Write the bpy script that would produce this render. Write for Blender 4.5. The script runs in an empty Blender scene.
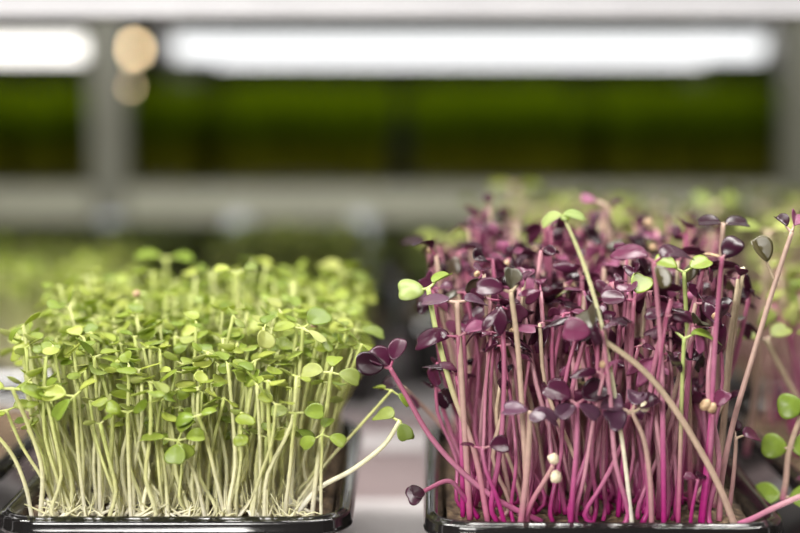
import bpy, math, random
import numpy as np
from mathutils import Vector, Matrix, Euler

R = random.Random(11)
sc = bpy.context.scene
COL = sc.collection
pi = math.pi

# ------------------------------------------------------------------ camera
F = 1600.0                       # focal length in pixels of an 800 x 533 frame
PITCH = math.radians(5.94)
HC = 0.1905                      # camera height over the shelf deck
CAM = Vector((0.0, -0.55, HC))
cd = bpy.data.cameras.new('camera')
cd.sensor_width = 36.0
cd.lens = 36.0 * F / 800.0
cd.clip_start = 0.02
cd.clip_end = 30
cd.dof.use_dof = True
cam = bpy.data.objects.new('camera', cd)
COL.objects.link(cam)
cam.location = CAM
cam.rotation_euler = (pi / 2 - PITCH, 0, 0)
sc.camera = cam
cd.dof.focus_distance = 0.575
cd.dof.aperture_fstop = 3.3
cd.dof.aperture_blades = 0


def at(px, py, Y):
    """the point of the plane y = Y seen at a pixel"""
    a, b = (px - 400.0) / F, -(py - 266.5) / F
    c, s = math.cos(PITCH), math.sin(PITCH)
    d = Vector((a, c + b * s, b * c - s))
    k = (Y - CAM.y) / d.y
    return CAM + d * k


# ------------------------------------------------------------------ materials
def mat(name):
    m = bpy.data.materials.new(name)
    m.use_nodes = True
    nt = m.node_tree
    nt.nodes.clear()
    return m, nt, nt.nodes, nt.links


def nd(nt, typ, **kw):
    n = nt.nodes.new(typ)
    for k, v in kw.items():
        setattr(n, k, v)
    return n


def ramp(nt, stops, fac=None):
    n = nt.nodes.new('ShaderNodeValToRGB')
    el = n.color_ramp.elements
    while len(el) > 1:
        el.remove(el[-1])
    el[0].position = stops[0][0]
    el[0].color = (*stops[0][1], 1)
    for p, c in stops[1:]:
        e = el.new(p)
        e.color = (*c, 1)
    if fac is not None:
        nt.links.new(fac, n.inputs['Fac'])
    return n.outputs['Color']


def mixc(nt, fac, a, b, typ='MIX'):
    n = nt.nodes.new('ShaderNodeMix')
    n.data_type = 'RGBA'
    n.blend_type = typ
    for i, v in ((0, fac), (6, a), (7, b)):
        if hasattr(v, 'is_output'):
            nt.links.new(v, n.inputs[i])
        elif isinstance(v, (tuple, list)):
            n.inputs[i].default_value = (*v, 1)
        else:
            n.inputs[i].default_value = v
    return n.outputs[2]


def finish(nt, col, rough=0.5, transl=0.0, spec=0.5, metal=0.0, bump=None, coat=0.0, tcol=None, alpha=None):
    L = nt.links
    p = nd(nt, 'ShaderNodeBsdfPrincipled')
    if hasattr(col, 'is_output'):
        L.new(col, p.inputs['Base Color'])
    else:
        p.inputs['Base Color'].default_value = (*col, 1)
    p.inputs['Roughness'].default_value = rough
    p.inputs['Specular IOR Level'].default_value = spec
    p.inputs['Metallic'].default_value = metal
    p.inputs['Coat Weight'].default_value = coat
    if bump is not None:
        L.new(bump, p.inputs['Normal'])
    out = nd(nt, 'ShaderNodeOutputMaterial')
    sh = p.outputs[0]
    if transl:
        t = nd(nt, 'ShaderNodeBsdfTranslucent')
        c = tcol if tcol is not None else col
        if hasattr(c, 'is_output'):
            L.new(c, t.inputs['Color'])
        else:
            t.inputs['Color'].default_value = (*c, 1)
        mx = nd(nt, 'ShaderNodeMixShader')
        mx.inputs[0].default_value = transl
        L.new(sh, mx.inputs[1])
        L.new(t.outputs[0], mx.inputs[2])
        sh = mx.outputs[0]
    if alpha is not None:
        t = nd(nt, 'ShaderNodeBsdfTransparent')
        t.inputs['Color'].default_value = (*alpha[1], 1)
        mx = nd(nt, 'ShaderNodeMixShader')
        mx.inputs[0].default_value = alpha[0]
        L.new(sh, mx.inputs[1])
        L.new(t.outputs[0], mx.inputs[2])
        sh = mx.outputs[0]
    L.new(sh, out.inputs['Surface'])


def noise(nt, scale, detail=2.0, coord='Object'):
    tc = nd(nt, 'ShaderNodeTexCoord')
    n = nd(nt, 'ShaderNodeTexNoise')
    n.inputs['Scale'].default_value = scale
    n.inputs['Detail'].default_value = detail
    nt.links.new(tc.outputs[coord], n.inputs['Vector'])
    return n.outputs['Fac']


def bumpn(nt, h, strength=0.3, dist=0.001):
    b = nd(nt, 'ShaderNodeBump')
    b.inputs['Strength'].default_value = strength
    b.inputs['Distance'].default_value = dist
    nt.links.new(h, b.inputs['Height'])
    return b.outputs['Normal']


def attr(nt, name):
    n = nd(nt, 'ShaderNodeAttribute', attribute_name=name)
    return n.outputs['Fac']


def stem_mat(name, stops, alt, transl, rough=0.45):
    """colour along the stem (t = 0 at the root, 1 under the leaves), varied from stem to stem (r)"""
    m, nt, N, L = mat(name)
    c1 = ramp(nt, stops, attr(nt, 't'))
    c2 = ramp(nt, alt, attr(nt, 't'))
    f = ramp(nt, [(0.35, (0, 0, 0)), (0.9, (1, 1, 1))], attr(nt, 'r'))
    c = mixc(nt, f, c1, c2)
    n = noise(nt, 400)
    c = mixc(nt, 0.25, c, ramp(nt, [(0.3, (0.55, 0.55, 0.55)), (0.7, (1.25, 1.25, 1.25))], n), 'MULTIPLY')
    finish(nt, c, rough, transl, 0.35)
    return m


def leaf_mat(name, stops, rough, transl, spec=0.4, tstops=None, vein=0.25):
    m, nt, N, L = mat(name)
    r = attr(nt, 'r')
    oi = nd(nt, 'ShaderNodeObjectInfo').outputs['Random']
    ad = nd(nt, 'ShaderNodeMath', operation='ADD')
    L.new(r, ad.inputs[0])
    L.new(oi, ad.inputs[1])
    fr = nd(nt, 'ShaderNodeMath', operation='FRACT')
    L.new(ad.outputs[0], fr.inputs[0])
    c = ramp(nt, stops, fr.outputs[0])
    n = noise(nt, 260, 3)
    c = mixc(nt, vein, c, ramp(nt, [(0.3, (0.45, 0.45, 0.45)), (0.7, (1.3, 1.3, 1.3))], n), 'MULTIPLY')
    tcol = ramp(nt, tstops, fr.outputs[0]) if tstops else c
    finish(nt, c, rough, transl, spec, bump=bumpn(nt, n, 0.25, 0.0004), tcol=tcol)
    return m


M = {}
M['green_stem'] = stem_mat('pale green stem', [(0, (0.90, 0.86, 0.74)), (0.22, (0.82, 0.79, 0.54)), (0.55, (0.68, 0.68, 0.32)), (1, (0.54, 0.60, 0.19))],
                           [(0, (0.93, 0.90, 0.82)), (0.25, (0.88, 0.84, 0.64)), (1, (0.68, 0.70, 0.32))], 0.38)
M['green_leaf'] = leaf_mat('green leaf', [(0, (0.13, 0.19, 0.022)), (0.35, (0.22, 0.28, 0.032)), (0.7, (0.33, 0.37, 0.07)), (1, (0.18, 0.25, 0.04))], 0.42, 0.36,
                           tstops=[(0, (0.50, 0.58, 0.03)), (1, (0.60, 0.62, 0.06))])
M['green_under'] = leaf_mat('green leaf underside', [(0, (0.30, 0.35, 0.09)), (1, (0.42, 0.44, 0.16))], 0.55, 0.36, tstops=[(0, (0.40, 0.55, 0.06)), (1, (0.48, 0.60, 0.1))])
M['dull_leaf'] = leaf_mat('dull green leaf', [(0, (0.13, 0.18, 0.025)), (0.5, (0.22, 0.26, 0.05)), (1, (0.32, 0.34, 0.09))], 0.5, 0.3)
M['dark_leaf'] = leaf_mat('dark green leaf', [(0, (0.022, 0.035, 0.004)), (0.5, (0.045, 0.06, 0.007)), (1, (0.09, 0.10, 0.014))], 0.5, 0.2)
M['fresh_leaf'] = leaf_mat('fresh green leaf', [(0, (0.17, 0.25, 0.030)), (1, (0.27, 0.34, 0.05))], 0.35, 0.35)
M['pink_stem'] = stem_mat('magenta stem', [(0, (0.40, 0.008, 0.18)), (0.25, (0.42, 0.05, 0.21)), (0.55, (0.46, 0.17, 0.27)), (1, (0.32, 0.08, 0.15))],
                          [(0, (0.46, 0.02, 0.21)), (0.25, (0.50, 0.13, 0.28)), (0.55, (0.58, 0.32, 0.36)), (1, (0.48, 0.24, 0.27))], 0.22, 0.35)
M['beige_stem'] = stem_mat('beige pink stem', [(0, (0.48, 0.08, 0.23)), (0.2, (0.50, 0.26, 0.28)), (0.6, (0.48, 0.33, 0.27)), (1, (0.46, 0.32, 0.25))],
                           [(0, (0.52, 0.16, 0.27)), (0.2, (0.55, 0.38, 0.31)), (1, (0.50, 0.41, 0.27))], 0.22, 0.4)
M['pinkgreen_stem'] = stem_mat('green stem flushed pink below', [(0, (0.52, 0.06, 0.24)), (0.35, (0.50, 0.28, 0.28)), (0.6, (0.46, 0.50, 0.2)), (1, (0.50, 0.60, 0.2))],
                               [(0, (0.52, 0.16, 0.27)), (0.35, (0.52, 0.36, 0.30)), (0.6, (0.52, 0.54, 0.24)), (1, (0.54, 0.62, 0.24))], 0.25)
M['purple_leaf'] = leaf_mat('purple leaf', [(0, (0.014, 0.004, 0.008)), (0.4, (0.026, 0.005, 0.014)), (0.75, (0.055, 0.009, 0.028)), (1, (0.12, 0.024, 0.06))], 0.26, 0.14, 0.3,
                            tstops=[(0, (0.16, 0.010, 0.06)), (1, (0.36, 0.035, 0.15))])
M['purple_under'] = leaf_mat('purple leaf underside', [(0, (0.045, 0.008, 0.022)), (0.5, (0.09, 0.018, 0.046)), (1, (0.38, 0.11, 0.22))], 0.42, 0.18, 0.3,
                             tstops=[(0, (0.20, 0.015, 0.09)), (1, (0.32, 0.04, 0.16))])
M['violet_leaf'] = leaf_mat('grey violet leaf', [(0, (0.05, 0.018, 0.036)), (1, (0.10, 0.042, 0.075))], 0.3, 0.1, 0.45)
M['pale_leaf'] = leaf_mat('pale yellow green leaf', [(0, (0.24, 0.32, 0.085)), (1, (0.30, 0.36, 0.11))], 0.4, 0.3)
M['olive_leaf'] = leaf_mat('olive purple leaf', [(0, (0.035, 0.035, 0.016)), (0.5, (0.06, 0.04, 0.026)), (1, (0.11, 0.10, 0.035))], 0.35, 0.15, 0.5)

m, nt, N, L = mat('seed hull')
nz = noise(nt, 700, 3)
finish(nt, ramp(nt, [(0.3, (0.20, 0.10, 0.045)), (0.6, (0.48, 0.34, 0.20))], nz), 0.6, bump=bumpn(nt, nz, 0.5, 0.0004))
M['hull'] = m
m, nt, N, L = mat('pale seed hull')
nz = noise(nt, 700, 3)
finish(nt, ramp(nt, [(0.3, (0.45, 0.36, 0.24)), (0.6, (0.72, 0.64, 0.46))], nz), 0.6, bump=bumpn(nt, nz, 0.5, 0.0004))
M['pale_hull'] = m

m, nt, N, L = mat('black plastic')
nz = noise(nt, 90, 3)
finish(nt, ramp(nt, [(0.3, (0.010, 0.009, 0.009)), (0.75, (0.028, 0.026, 0.025))], nz), 0.14, spec=0.35, bump=bumpn(nt, nz, 0.06, 0.002), alpha=(0.07, (0.6, 0.55, 0.5)))
M['tray'] = m
m, nt, N, L = mat('glossy black rim')
nz = noise(nt, 60, 2)
finish(nt, (0.010, 0.009, 0.009), 0.07, spec=0.8, bump=bumpn(nt, nz, 0.08, 0.001))
M['rim'] = m

m, nt, N, L = mat('coco soil')
nz = noise(nt, 320, 6)
finish(nt, ramp(nt, [(0.3, (0.022, 0.011, 0.006)), (0.5, (0.075, 0.045, 0.024)), (0.7, (0.22, 0.15, 0.085))], nz), 0.85, bump=bumpn(nt, nz, 1.0, 0.002))
M['soil'] = m

m, nt, N, L = mat('pink grey painted deck')
nz = noise(nt, 14, 3)
finish(nt, ramp(nt, [(0.3, (0.18, 0.138, 0.142)), (0.7, (0.22, 0.172, 0.176))], nz), 0.45)
M['deck'] = m
m, nt, N, L = mat('white painted slat')
nz = noise(nt, 14, 3)
finish(nt, ramp(nt, [(0.3, (0.42, 0.385, 0.395)), (0.7, (0.48, 0.455, 0.46))], nz), 0.4)
M['slat'] = m
m, nt, N, L = mat('white painted steel')
nz = noise(nt, 20, 3)
finish(nt, ramp(nt, [(0.3, (0.53, 0.52, 0.535)), (0.7, (0.58, 0.57, 0.585))], nz), 0.4)
M['white'] = m
m, nt, N, L = mat('pale grey rail paint')
finish(nt, ramp(nt, [(0.3, (0.235, 0.23, 0.24)), (0.7, (0.265, 0.26, 0.27))], noise(nt, 20, 3)), 0.5)
M['rail'] = m
m, nt, N, L = mat('grey steel')
nz = noise(nt, 30, 3)
finish(nt, ramp(nt, [(0.3, (0.38, 0.38, 0.29)), (0.7, (0.43, 0.43, 0.33))], nz), 0.4, metal=0.0)
M['steel'] = m
m, nt, N, L = mat('dark grey steel')
finish(nt, ramp(nt, [(0.3, (0.16, 0.16, 0.12)), (0.7, (0.19, 0.19, 0.145))], noise(nt, 30, 3)), 0.45)
M['post'] = m
m, nt, N, L = mat('blue grey steel')
finish(nt, ramp(nt, [(0.3, (0.55, 0.60, 0.68)), (0.7, (0.65, 0.70, 0.78))], noise(nt, 30, 3)), 0.3, metal=0.3)
M['bluesteel'] = m
m, nt, N, L = mat('dark plaster')
finish(nt, ramp(nt, [(0.3, (0.030, 0.035, 0.022)), (0.7, (0.045, 0.05, 0.032))], noise(nt, 5, 4)), 0.9)
M['wall'] = m
m, nt, N, L = mat('concrete')
finish(nt, ramp(nt, [(0.3, (0.14, 0.135, 0.13)), (0.7, (0.22, 0.215, 0.20))], noise(nt, 4, 5)), 0.8)
M['floor'] = m
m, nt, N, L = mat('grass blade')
c = ramp(nt, [(0, (0.22, 0.20, 0.010)), (0.3, (0.12, 0.13, 0.004)), (0.6, (0.04, 0.075, 0.0005)), (1, (0.24, 0.36, 0.001))], attr(nt, 't'))  # pigment brown to green, with tube-lit tips and shaded middle painted in
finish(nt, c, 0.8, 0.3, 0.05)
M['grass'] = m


def emit(name, col, s):
    m, nt, N, L = mat(name)
    e = nd(nt, 'ShaderNodeEmission')
    e.inputs['Color'].default_value = (*col, 1)
    e.inputs['Strength'].default_value = s
    o = nd(nt, 'ShaderNodeOutputMaterial')
    L.new(e.outputs[0], o.inputs['Surface'])
    return m


M['tube'] = emit('lit tube', (1.0, 0.985, 1.0), 3.4)
M['tube_dim'] = emit('lit dimmer tube', (0.99, 1.0, 1.0), 1.75)
M['tube_warm'] = emit('lit warm tube', (1.0, 0.965, 0.90), 3.2)
M['amber'] = emit('lit amber bulb', (1.0, 0.74, 0.42), 16)


# ------------------------------------------------------------------ mesh buffers
class Buf:
    """vertices, faces, material slots and the attributes t (along the stem) and r (varies from piece to piece)"""
    def __init__(s):
        s.v, s.f, s.m, s.t, s.r = [], [], [], [], []

    def add(s, verts, faces, mi=0, t=None, r=0.5):
        b = len(s.v)
        s.v.extend([tuple(p) for p in verts])
        s.f.extend([tuple(b + i for i in q) for q in faces])
        s.m.extend([mi] * len(faces) if isinstance(mi, int) else mi)
        s.t.extend([1.0] * len(verts) if t is None else t)
        s.r.extend([r] * len(verts))

    def merge(s, o, mtx, r=None, slot=0):
        b = len(s.v)
        A = np.array(o.v)
        mm = np.array(mtx)
        A = A @ mm[:3, :3].T + mm[:3, 3]
        s.v.extend(map(tuple, A.tolist()))
        s.f.extend([tuple(b + i for i in q) for q in o.f])
        s.m.extend([slot + k for k in o.m])
        s.t.extend(o.t)
        s.r.extend(o.r if r is None else [r] * len(o.v))

    def mesh(s, name, mats, smooth=True):
        me = bpy.data.meshes.new(name)
        me.from_pydata(s.v, [], s.f)
        for k in mats:
            me.materials.append(k)
        me.polygons.foreach_set('material_index', s.m)
        me.polygons.foreach_set('use_smooth', [smooth] * len(s.f))
        a = me.attributes.new('t', 'FLOAT', 'POINT')
        a.data.foreach_set('value', s.t)
        a = me.attributes.new('r', 'FLOAT', 'POINT')
        a.data.foreach_set('value', s.r)
        me.update()
        return me


def link(name, me, parent=None, loc=(0, 0, 0), rot=(0, 0, 0)):
    o = bpy.data.objects.new(name, me)
    COL.objects.link(o)
    if parent is not None:
        o.parent = parent
    o.location = loc
    o.rotation_euler = rot
    return o


def tag(o, label=None, cat=None, group=None, kind=None):
    if label:
        o['label'] = label
    if cat:
        o['category'] = cat
    if group:
        o['group'] = group
    if kind:
        o['kind'] = kind
    return o


def catmull(pts, n):
    P = [Vector(p) for p in pts]
    if len(P) == 2:
        return [P[0].lerp(P[1], i / n) for i in range(n + 1)]
    P = [P[0] * 2 - P[1]] + P + [P[-1] * 2 - P[-2]]
    out = []
    segs = len(P) - 3
    for i in range(n + 1):
        u = i / n * segs
        k = min(int(u), segs - 1)
        t = u - k
        a, b, c, d = P[k:k + 4]
        out.append(0.5 * ((2 * b) + (c - a) * t + (2 * a - 5 * b + 4 * c - d) * t * t + (3 * b - a - 3 * c + d) * t ** 3))
    return out


def tube(buf, path, rad, sides=6, mi=0, t0=0.0, t1=1.0, r=0.5, cap=True):
    n = len(path)
    V, T, Fc = [], [], []
    up = Vector((1, 0, 0.01))
    for i, p in enumerate(path):
        d = (path[min(i + 1, n - 1)] - path[max(i - 1, 0)]).normalized()
        x = (up - d * up.dot(d))
        if x.length < 1e-6:
            x = d.orthogonal()
        x.normalize()
        up = x
        y = d.cross(x)
        rr = rad(i / (n - 1)) if callable(rad) else rad
        for k in range(sides):
            a = 2 * pi * k / sides
            V.append(p + x * (rr * math.cos(a)) + y * (rr * math.sin(a)))
            T.append(t0 + (t1 - t0) * i / (n - 1))
    for i in range(n - 1):
        for k in range(sides):
            a, b = i * sides + k, i * sides + (k + 1) % sides
            Fc.append((a, b, b + sides, a + sides))
    if cap:
        Fc.append(tuple(range(sides - 1, -1, -1)))
        Fc.append(tuple((n - 1) * sides + k for k in range(sides)))
    buf.add(V, Fc, mi, T, r)


def box(buf, lo, hi, mi=0, bev=0.0):
    x0, y0, z0 = lo
    x1, y1, z1 = hi
    if bev <= 0:
        V = [(x, y, z) for z in (z0, z1) for y in (y0, y1) for x in (x0, x1)]
        buf.add(V, [(0, 2, 3, 1), (4, 5, 7, 6), (0, 1, 5, 4), (2, 6, 7, 3), (0, 4, 6, 2), (1, 3, 7, 5)], mi)
        return
    import bmesh
    bm = bmesh.new()
    bmesh.ops.create_cube(bm, size=1)
    bmesh.ops.scale(bm, vec=(x1 - x0, y1 - y0, z1 - z0), verts=bm.verts)
    bmesh.ops.translate(bm, vec=((x0 + x1) / 2, (y0 + y1) / 2, (z0 + z1) / 2), verts=bm.verts)
    bmesh.ops.bevel(bm, geom=bm.edges[:], offset=bev, segments=2, affect='EDGES', profile=0.5)
    bm.verts.index_update()
    buf.add([v.co[:] for v in bm.verts], [[v.index for v in f.verts] for f in bm.faces], mi)
    bm.free()


def blob(buf, c, rx, ry, rz, mi=0, nu=10, nv=7, wob=0.0, rnd=R):
    V = [(c[0], c[1], c[2] - rz)]
    Fc = []
    for j in range(1, nv):
        a = -pi / 2 + pi * j / nv
        for i in range(nu):
            b = 2 * pi * i / nu
            k = 1 + wob * (rnd.random() - 0.5)
            V.append((c[0] + rx * k * math.cos(a) * math.cos(b), c[1] + ry * k * math.cos(a) * math.sin(b), c[2] + rz * k * math.sin(a)))
    V.append((c[0], c[1], c[2] + rz))
    last = len(V) - 1
    for i in range(nu):
        Fc.append((0, 1 + (i + 1) % nu, 1 + i))
        Fc.append((last, last - nu + i, last - nu + (i + 1) % nu))
    for j in range(nv - 2):
        for i in range(nu):
            a, b = 1 + j * nu + i, 1 + j * nu + (i + 1) % nu
            Fc.append((a, b, b + nu, a + nu))
    buf.add(V, Fc, mi)


def leaf(Ln, W, notch=0.25, cup=0.15, fold=0.1, curl=-0.15, pet=0.003, th=0.00035, nt_=22, rings=(0.3, 0.58, 0.82, 1.0), prad=0.00045, wav=0.04, rnd=R, rr=None):
    """one seed leaf with its stalk, growing along +x from the fork; slots: 0 upper face, 1 underside, 2 stalk"""
    b = Buf()
    rr = rnd.random() if rr is None else rr
    ph, ph2 = rnd.uniform(0, 6.28), rnd.uniform(0, 6.28)
    x0 = pet + Ln * 0.5

    def P(th_, s):
        r = 1.0
        d = (th_ + pi) % (2 * pi) - pi
        r *= 1 - notch * math.exp(-(d / 0.42) ** 2)
        dd = pi - abs(d)
        r *= 1 + 0.05 * math.exp(-(dd / 0.35) ** 2)
        ux, uy = math.cos(th_) * r * s, math.sin(th_) * r * s
        wide = 1 + 0.22 * ux                        # broader towards the tip
        x, y = ux * Ln / 2, uy * wide * W / 2
        z = cup * Ln * 0.5 * (s * s) * 0.6 + fold * abs(y) + curl * (ux + 1) ** 2 * Ln * 0.25
        z += wav * Ln * s * s * math.sin(2 * th_ + ph) * 0.5 + wav * Ln * 0.3 * s * s * math.sin(3 * th_ + ph2)
        return x0 + x, y, z

    top = [(*P(0, 0),)]
    for s in rings:
        for k in range(nt_):
            top.append(P(2 * pi * k / nt_, s))
    nr = len(rings)
    bot = []
    for i, p in enumerate(top):
        s = 0 if i == 0 else rings[(i - 1) // nt_]
        bot.append((p[0], p[1], p[2] - th * (1.25 - 0.9 * s ** 3)))
    n = len(top)
    Fc, Mi = [], []
    for k in range(nt_):
        Fc.append((0, 1 + k, 1 + (k + 1) % nt_)); Mi.append(0)
        Fc.append((n, n + 1 + (k + 1) % nt_, n + 1 + k)); Mi.append(1)
        for j in range(nr - 1):
            a, c = 1 + j * nt_ + k, 1 + j * nt_ + (k + 1) % nt_
            Fc.append((a, a + nt_, c + nt_, c)); Mi.append(0)
            Fc.append((n + a, n + c, n + c + nt_, n + a + nt_)); Mi.append(1)
        a, c = 1 + (nr - 1) * nt_ + k, 1 + (nr - 1) * nt_ + (k + 1) % nt_
        Fc.append((a, n + a, n + c, c)); Mi.append(0)
    b.add(top + bot, Fc, Mi, [1.0] * (2 * n), rr)
    base = Vector(P(pi, 0.75)); base.z -= th
    tube(b, catmull([Vector((0, 0, -0.0002)), Vector((pet * 0.5, 0, base.z * 0.3 - 0.0002)), base], 5), lambda u: prad * (1.1 - 0.5 * u), 5, 2, 0.97, 1.0, rr)
    return b


def stem(path, rad, t=(0, 1), r=0.5, sides=6, hairs=0, rnd=R):
    b = Buf()
    n = len(path)
    tube(b, path, lambda u: rad * (1.12 - 0.25 * u) if u < 0.97 else rad * 0.86, sides, 0, t[0], t[1], r)
    for h in range(hairs):
        k = rnd.uniform(0.08, 0.97) * (n - 1)
        i = min(int(k), n - 2)
        p = path[i].lerp(path[i + 1], k - i)
        d = (path[i + 1] - path[i]).normalized()
        o = d.orthogonal().normalized()
        o.rotate(Matrix.Rotation(rnd.uniform(0, 2 * pi), 3, d))
        q = p + o * rad * 0.8
        tip = q + (o - d * rnd.uniform(-0.1, 0.6)) * rnd.uniform(0.0006, 0.0015)
        s1 = d.cross(o) * 0.00013
        V = [q + s1, q - s1 * 0.5 + d * 0.00006, q - s1 * 0.5 - d * 0.00006, tip]
        tt = t[0] + (t[1] - t[0]) * k / (n - 1)
        b.add(V, [(0, 1, 3), (1, 2, 3), (2, 0, 3)], 0, [tt] * 4, r)
    return b


# ------------------------------------------------------------------ sprout libraries
def rand_path(h, lean, wob, rnd, n=12):
    """a stem of height h that leans; bends near the root like a pushed-up seedling"""
    a = rnd.uniform(0, 2 * pi)
    bx, by = math.cos(a) * lean, math.sin(a) * lean
    pts = [Vector((0, 0, 0))]
    ko = rnd.uniform(0, 2 * pi)
    kk = rnd.uniform(0.0, 0.085) * h
    pts.append(Vector((math.cos(ko) * kk, math.sin(ko) * kk, h * 0.09)))
    for u in (0.35, 0.68):
        pts.append(Vector((bx * u ** 1.4 + rnd.gauss(0, wob) * h, by * u ** 1.4 + rnd.gauss(0, wob) * h, h * u)))
    pts.append(Vector((bx, by, h)))
    return catmull(pts, n)


LIB = {}


def make_lib(kind, hmul, rad, nstem, nleaf, stem_m, leaf_m, under_m, hairs, seed, leafgen, alts):
    rnd = random.Random(seed)
    S, Lf = [], []
    for i in range(nstem):
        p = rand_path(1.0 * hmul, rnd.uniform(0.0, 0.16) * hmul, 0.018, rnd)
        b = stem(p, rad * rnd.uniform(0.8, 1.2), (0, 1), (i + 0.5) / nstem, 6, hairs, rnd)
        b2 = stem(p[::2], rad, (0, 1), (i + 0.5) / nstem, 4)
        sm = stem_m if not isinstance(stem_m, list) else stem_m[i % len(stem_m)]
        me = b.mesh(kind + ' stem', [M[sm]])
        S.append(dict(me=me, low=b2, tip=p[-1].copy(), m=sm))
    for i in range(nleaf):
        kw = leafgen(rnd)
        rr = (i + 0.5) / nleaf
        b = leaf(rnd=rnd, rr=rr, **kw)
        kw2 = dict(kw); kw2.update(nt_=10, rings=(0.6, 1.0))
        b2 = leaf(rnd=rnd, rr=rr, **kw2)
        lm, um = leaf_m, under_m
        for p_, l_, u_ in alts:
            if i % p_ == p_ - 1:
                lm, um = l_, u_
        Lf.append(dict(me=b.mesh(kind + ' leaf', [M[lm], M[um], M[stem_m if not isinstance(stem_m, list) else stem_m[0]]]), low=b2))
    LIB[kind] = (S, Lf)


def green_leafgen(r):
    return dict(Ln=r.uniform(0.0050, 0.0074), W=r.uniform(0.0050, 0.0074), notch=r.uniform(0.08, 0.26), cup=r.uniform(-0.25, 0.35), fold=r.uniform(-0.05, 0.25),
                curl=r.uniform(-0.55, 0.1), pet=r.uniform(0.0008, 0.0028), prad=0.00045, th=0.0004)


def purple_leafgen(r):
    return dict(Ln=r.uniform(0.0055, 0.0086), W=r.uniform(0.0058, 0.0090), notch=r.uniform(0.25, 0.5), cup=r.uniform(-0.9, 0.7), fold=r.uniform(-0.9, 0.9),
                curl=r.uniform(-1.4, 0.15), pet=r.uniform(0.0012, 0.0036), prad=0.0006, th=0.0005, wav=0.07)


make_lib('green', 0.062, 0.00070, 26, 30, 'green_stem', 'green_leaf', 'green_under', 130, 5, green_leafgen, [(7, 'dull_leaf', 'green_under')])
make_lib('purple', 0.083, 0.00088, 26, 30, ['pink_stem', 'pink_stem', 'pink_stem', 'beige_stem'], 'purple_leaf', 'purple_under', 0, 6, purple_leafgen,
         [(11, 'olive_leaf', 'olive_leaf'), (7, 'purple_under', 'purple_under')])

hb = Buf()
blob(hb, (0, 0, 0), 0.0017, 0.0014, 0.0015, 0, 12, 8, 0.25)
HULL = {k: hb.mesh('seed hull', [M[k]]) for k in ('hull', 'pale_hull')}


def leaf_rot(kind, phi, rnd):
    if kind == 'green':
        return (rnd.gauss(0, 0.34), -rnd.uniform(-0.35, 0.7), phi)
    return (rnd.gauss(0, 0.65), -rnd.uniform(-0.5, 1.25), phi)


def place_sprout(kind, name, root, hs, rz, tilt, rnd, nleaf=2, lsc=1.0, hull=None):
    """an individual sprout: Empty at the root > stem, two leaves (> seed hull)"""
    S, Lf = LIB[kind]
    s = rnd.choice(S)
    e = bpy.data.objects.new(name, None)
    COL.objects.link(e)
    e.empty_display_size = 0.005
    e.location = root
    e.rotation_euler = (tilt[0], tilt[1], rz)
    e.rotation_mode = 'XYZ'
    st = link('stem', s['me'], e)
    st.scale = (1, 1, hs)
    tip = Vector((s['tip'].x, s['tip'].y, s['tip'].z * hs))
    phi = rnd.uniform(0, 2 * pi)
    lv = []
    for k in range(nleaf):
        l = link('leaf', rnd.choice(Lf)['me'], e, tip, leaf_rot(kind, phi + pi * k + rnd.gauss(0, 0.35), rnd))
        q = lsc * rnd.uniform(0.78, 1.12)
        l.scale = (q, q, q)
        lv.append(l)
    if hull:
        link('seed_hull', HULL[hull], lv[0], (0.004, 0.0005, 0.0014), (rnd.random(), rnd.random(), 0))
    return e, tip


def mass_sprout(buf, kind, root, hs, rz, tilt, rnd, lsc=1.0):
    """the same sprout written into one uncountable mass; slots: 0 upper face, 1 underside, 2 stem, 3 second stem"""
    S, Lf = LIB[kind]
    s = rnd.choice(S)
    X = Matrix.Translation(root) @ Euler((tilt[0], tilt[1], rz)).to_matrix().to_4x4()
    so = s['low']
    buf.merge(so, X @ Matrix.Diagonal((1, 1, hs, 1)), None, 3 if s['m'] == 'beige_stem' else 2)
    tip = Vector((s['tip'].x, s['tip'].y, s['tip'].z * hs))
    phi = rnd.uniform(0, 2 * pi)
    for k in range(2):
        q = lsc * rnd.uniform(0.78, 1.12)
        Y = X @ Matrix.Translation(tip) @ Euler(leaf_rot(kind, phi + pi * k + rnd.gauss(0, 0.35), rnd)).to_matrix().to_4x4() @ Matrix.Scale(q, 4)
        buf.merge(rnd.choice(Lf)['low'], Y, rnd.random())


# ------------------------------------------------------------------ trays
def rrect(w, d, r, n=8):
    pts = []
    for cx, cy, a0 in ((w / 2 - r, d / 2 - r, 0), (-w / 2 + r, d / 2 - r, 90), (-w / 2 + r, -d / 2 + r, 180), (w / 2 - r, -d / 2 + r, 270)):
        for i in range(n + 1):
            a = math.radians(a0 + 90 * i / n)
            pts.append((cx + r * math.cos(a), cy + r * math.sin(a), math.cos(a), math.sin(a)))
    return pts


def loft(buf, w, d, r, prof, close_first=False, close_last=False, mi=0):
    base = rrect(w, d, r)
    n = len(base)
    V, Fc = [], []
    for off, z in prof:
        for x, y, nx, ny in base:
            V.append((x + nx * off, y + ny * off, z))
    for j in range(len(prof) - 1):
        for k in range(n):
            a, b = j * n + k, j * n + (k + 1) % n
            Fc.append((a, b, b + n, a + n))
    if close_first:
        Fc.append(tuple(range(n - 1, -1, -1)))
    if close_last:
        Fc.append(tuple((len(prof) - 1) * n + k for k in range(n)))
    buf.add(V, Fc, mi)


TH = 0.045                        # tray height
SOIL = 0.0385                     # soil level
TW, TD = 0.126, 0.18


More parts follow.
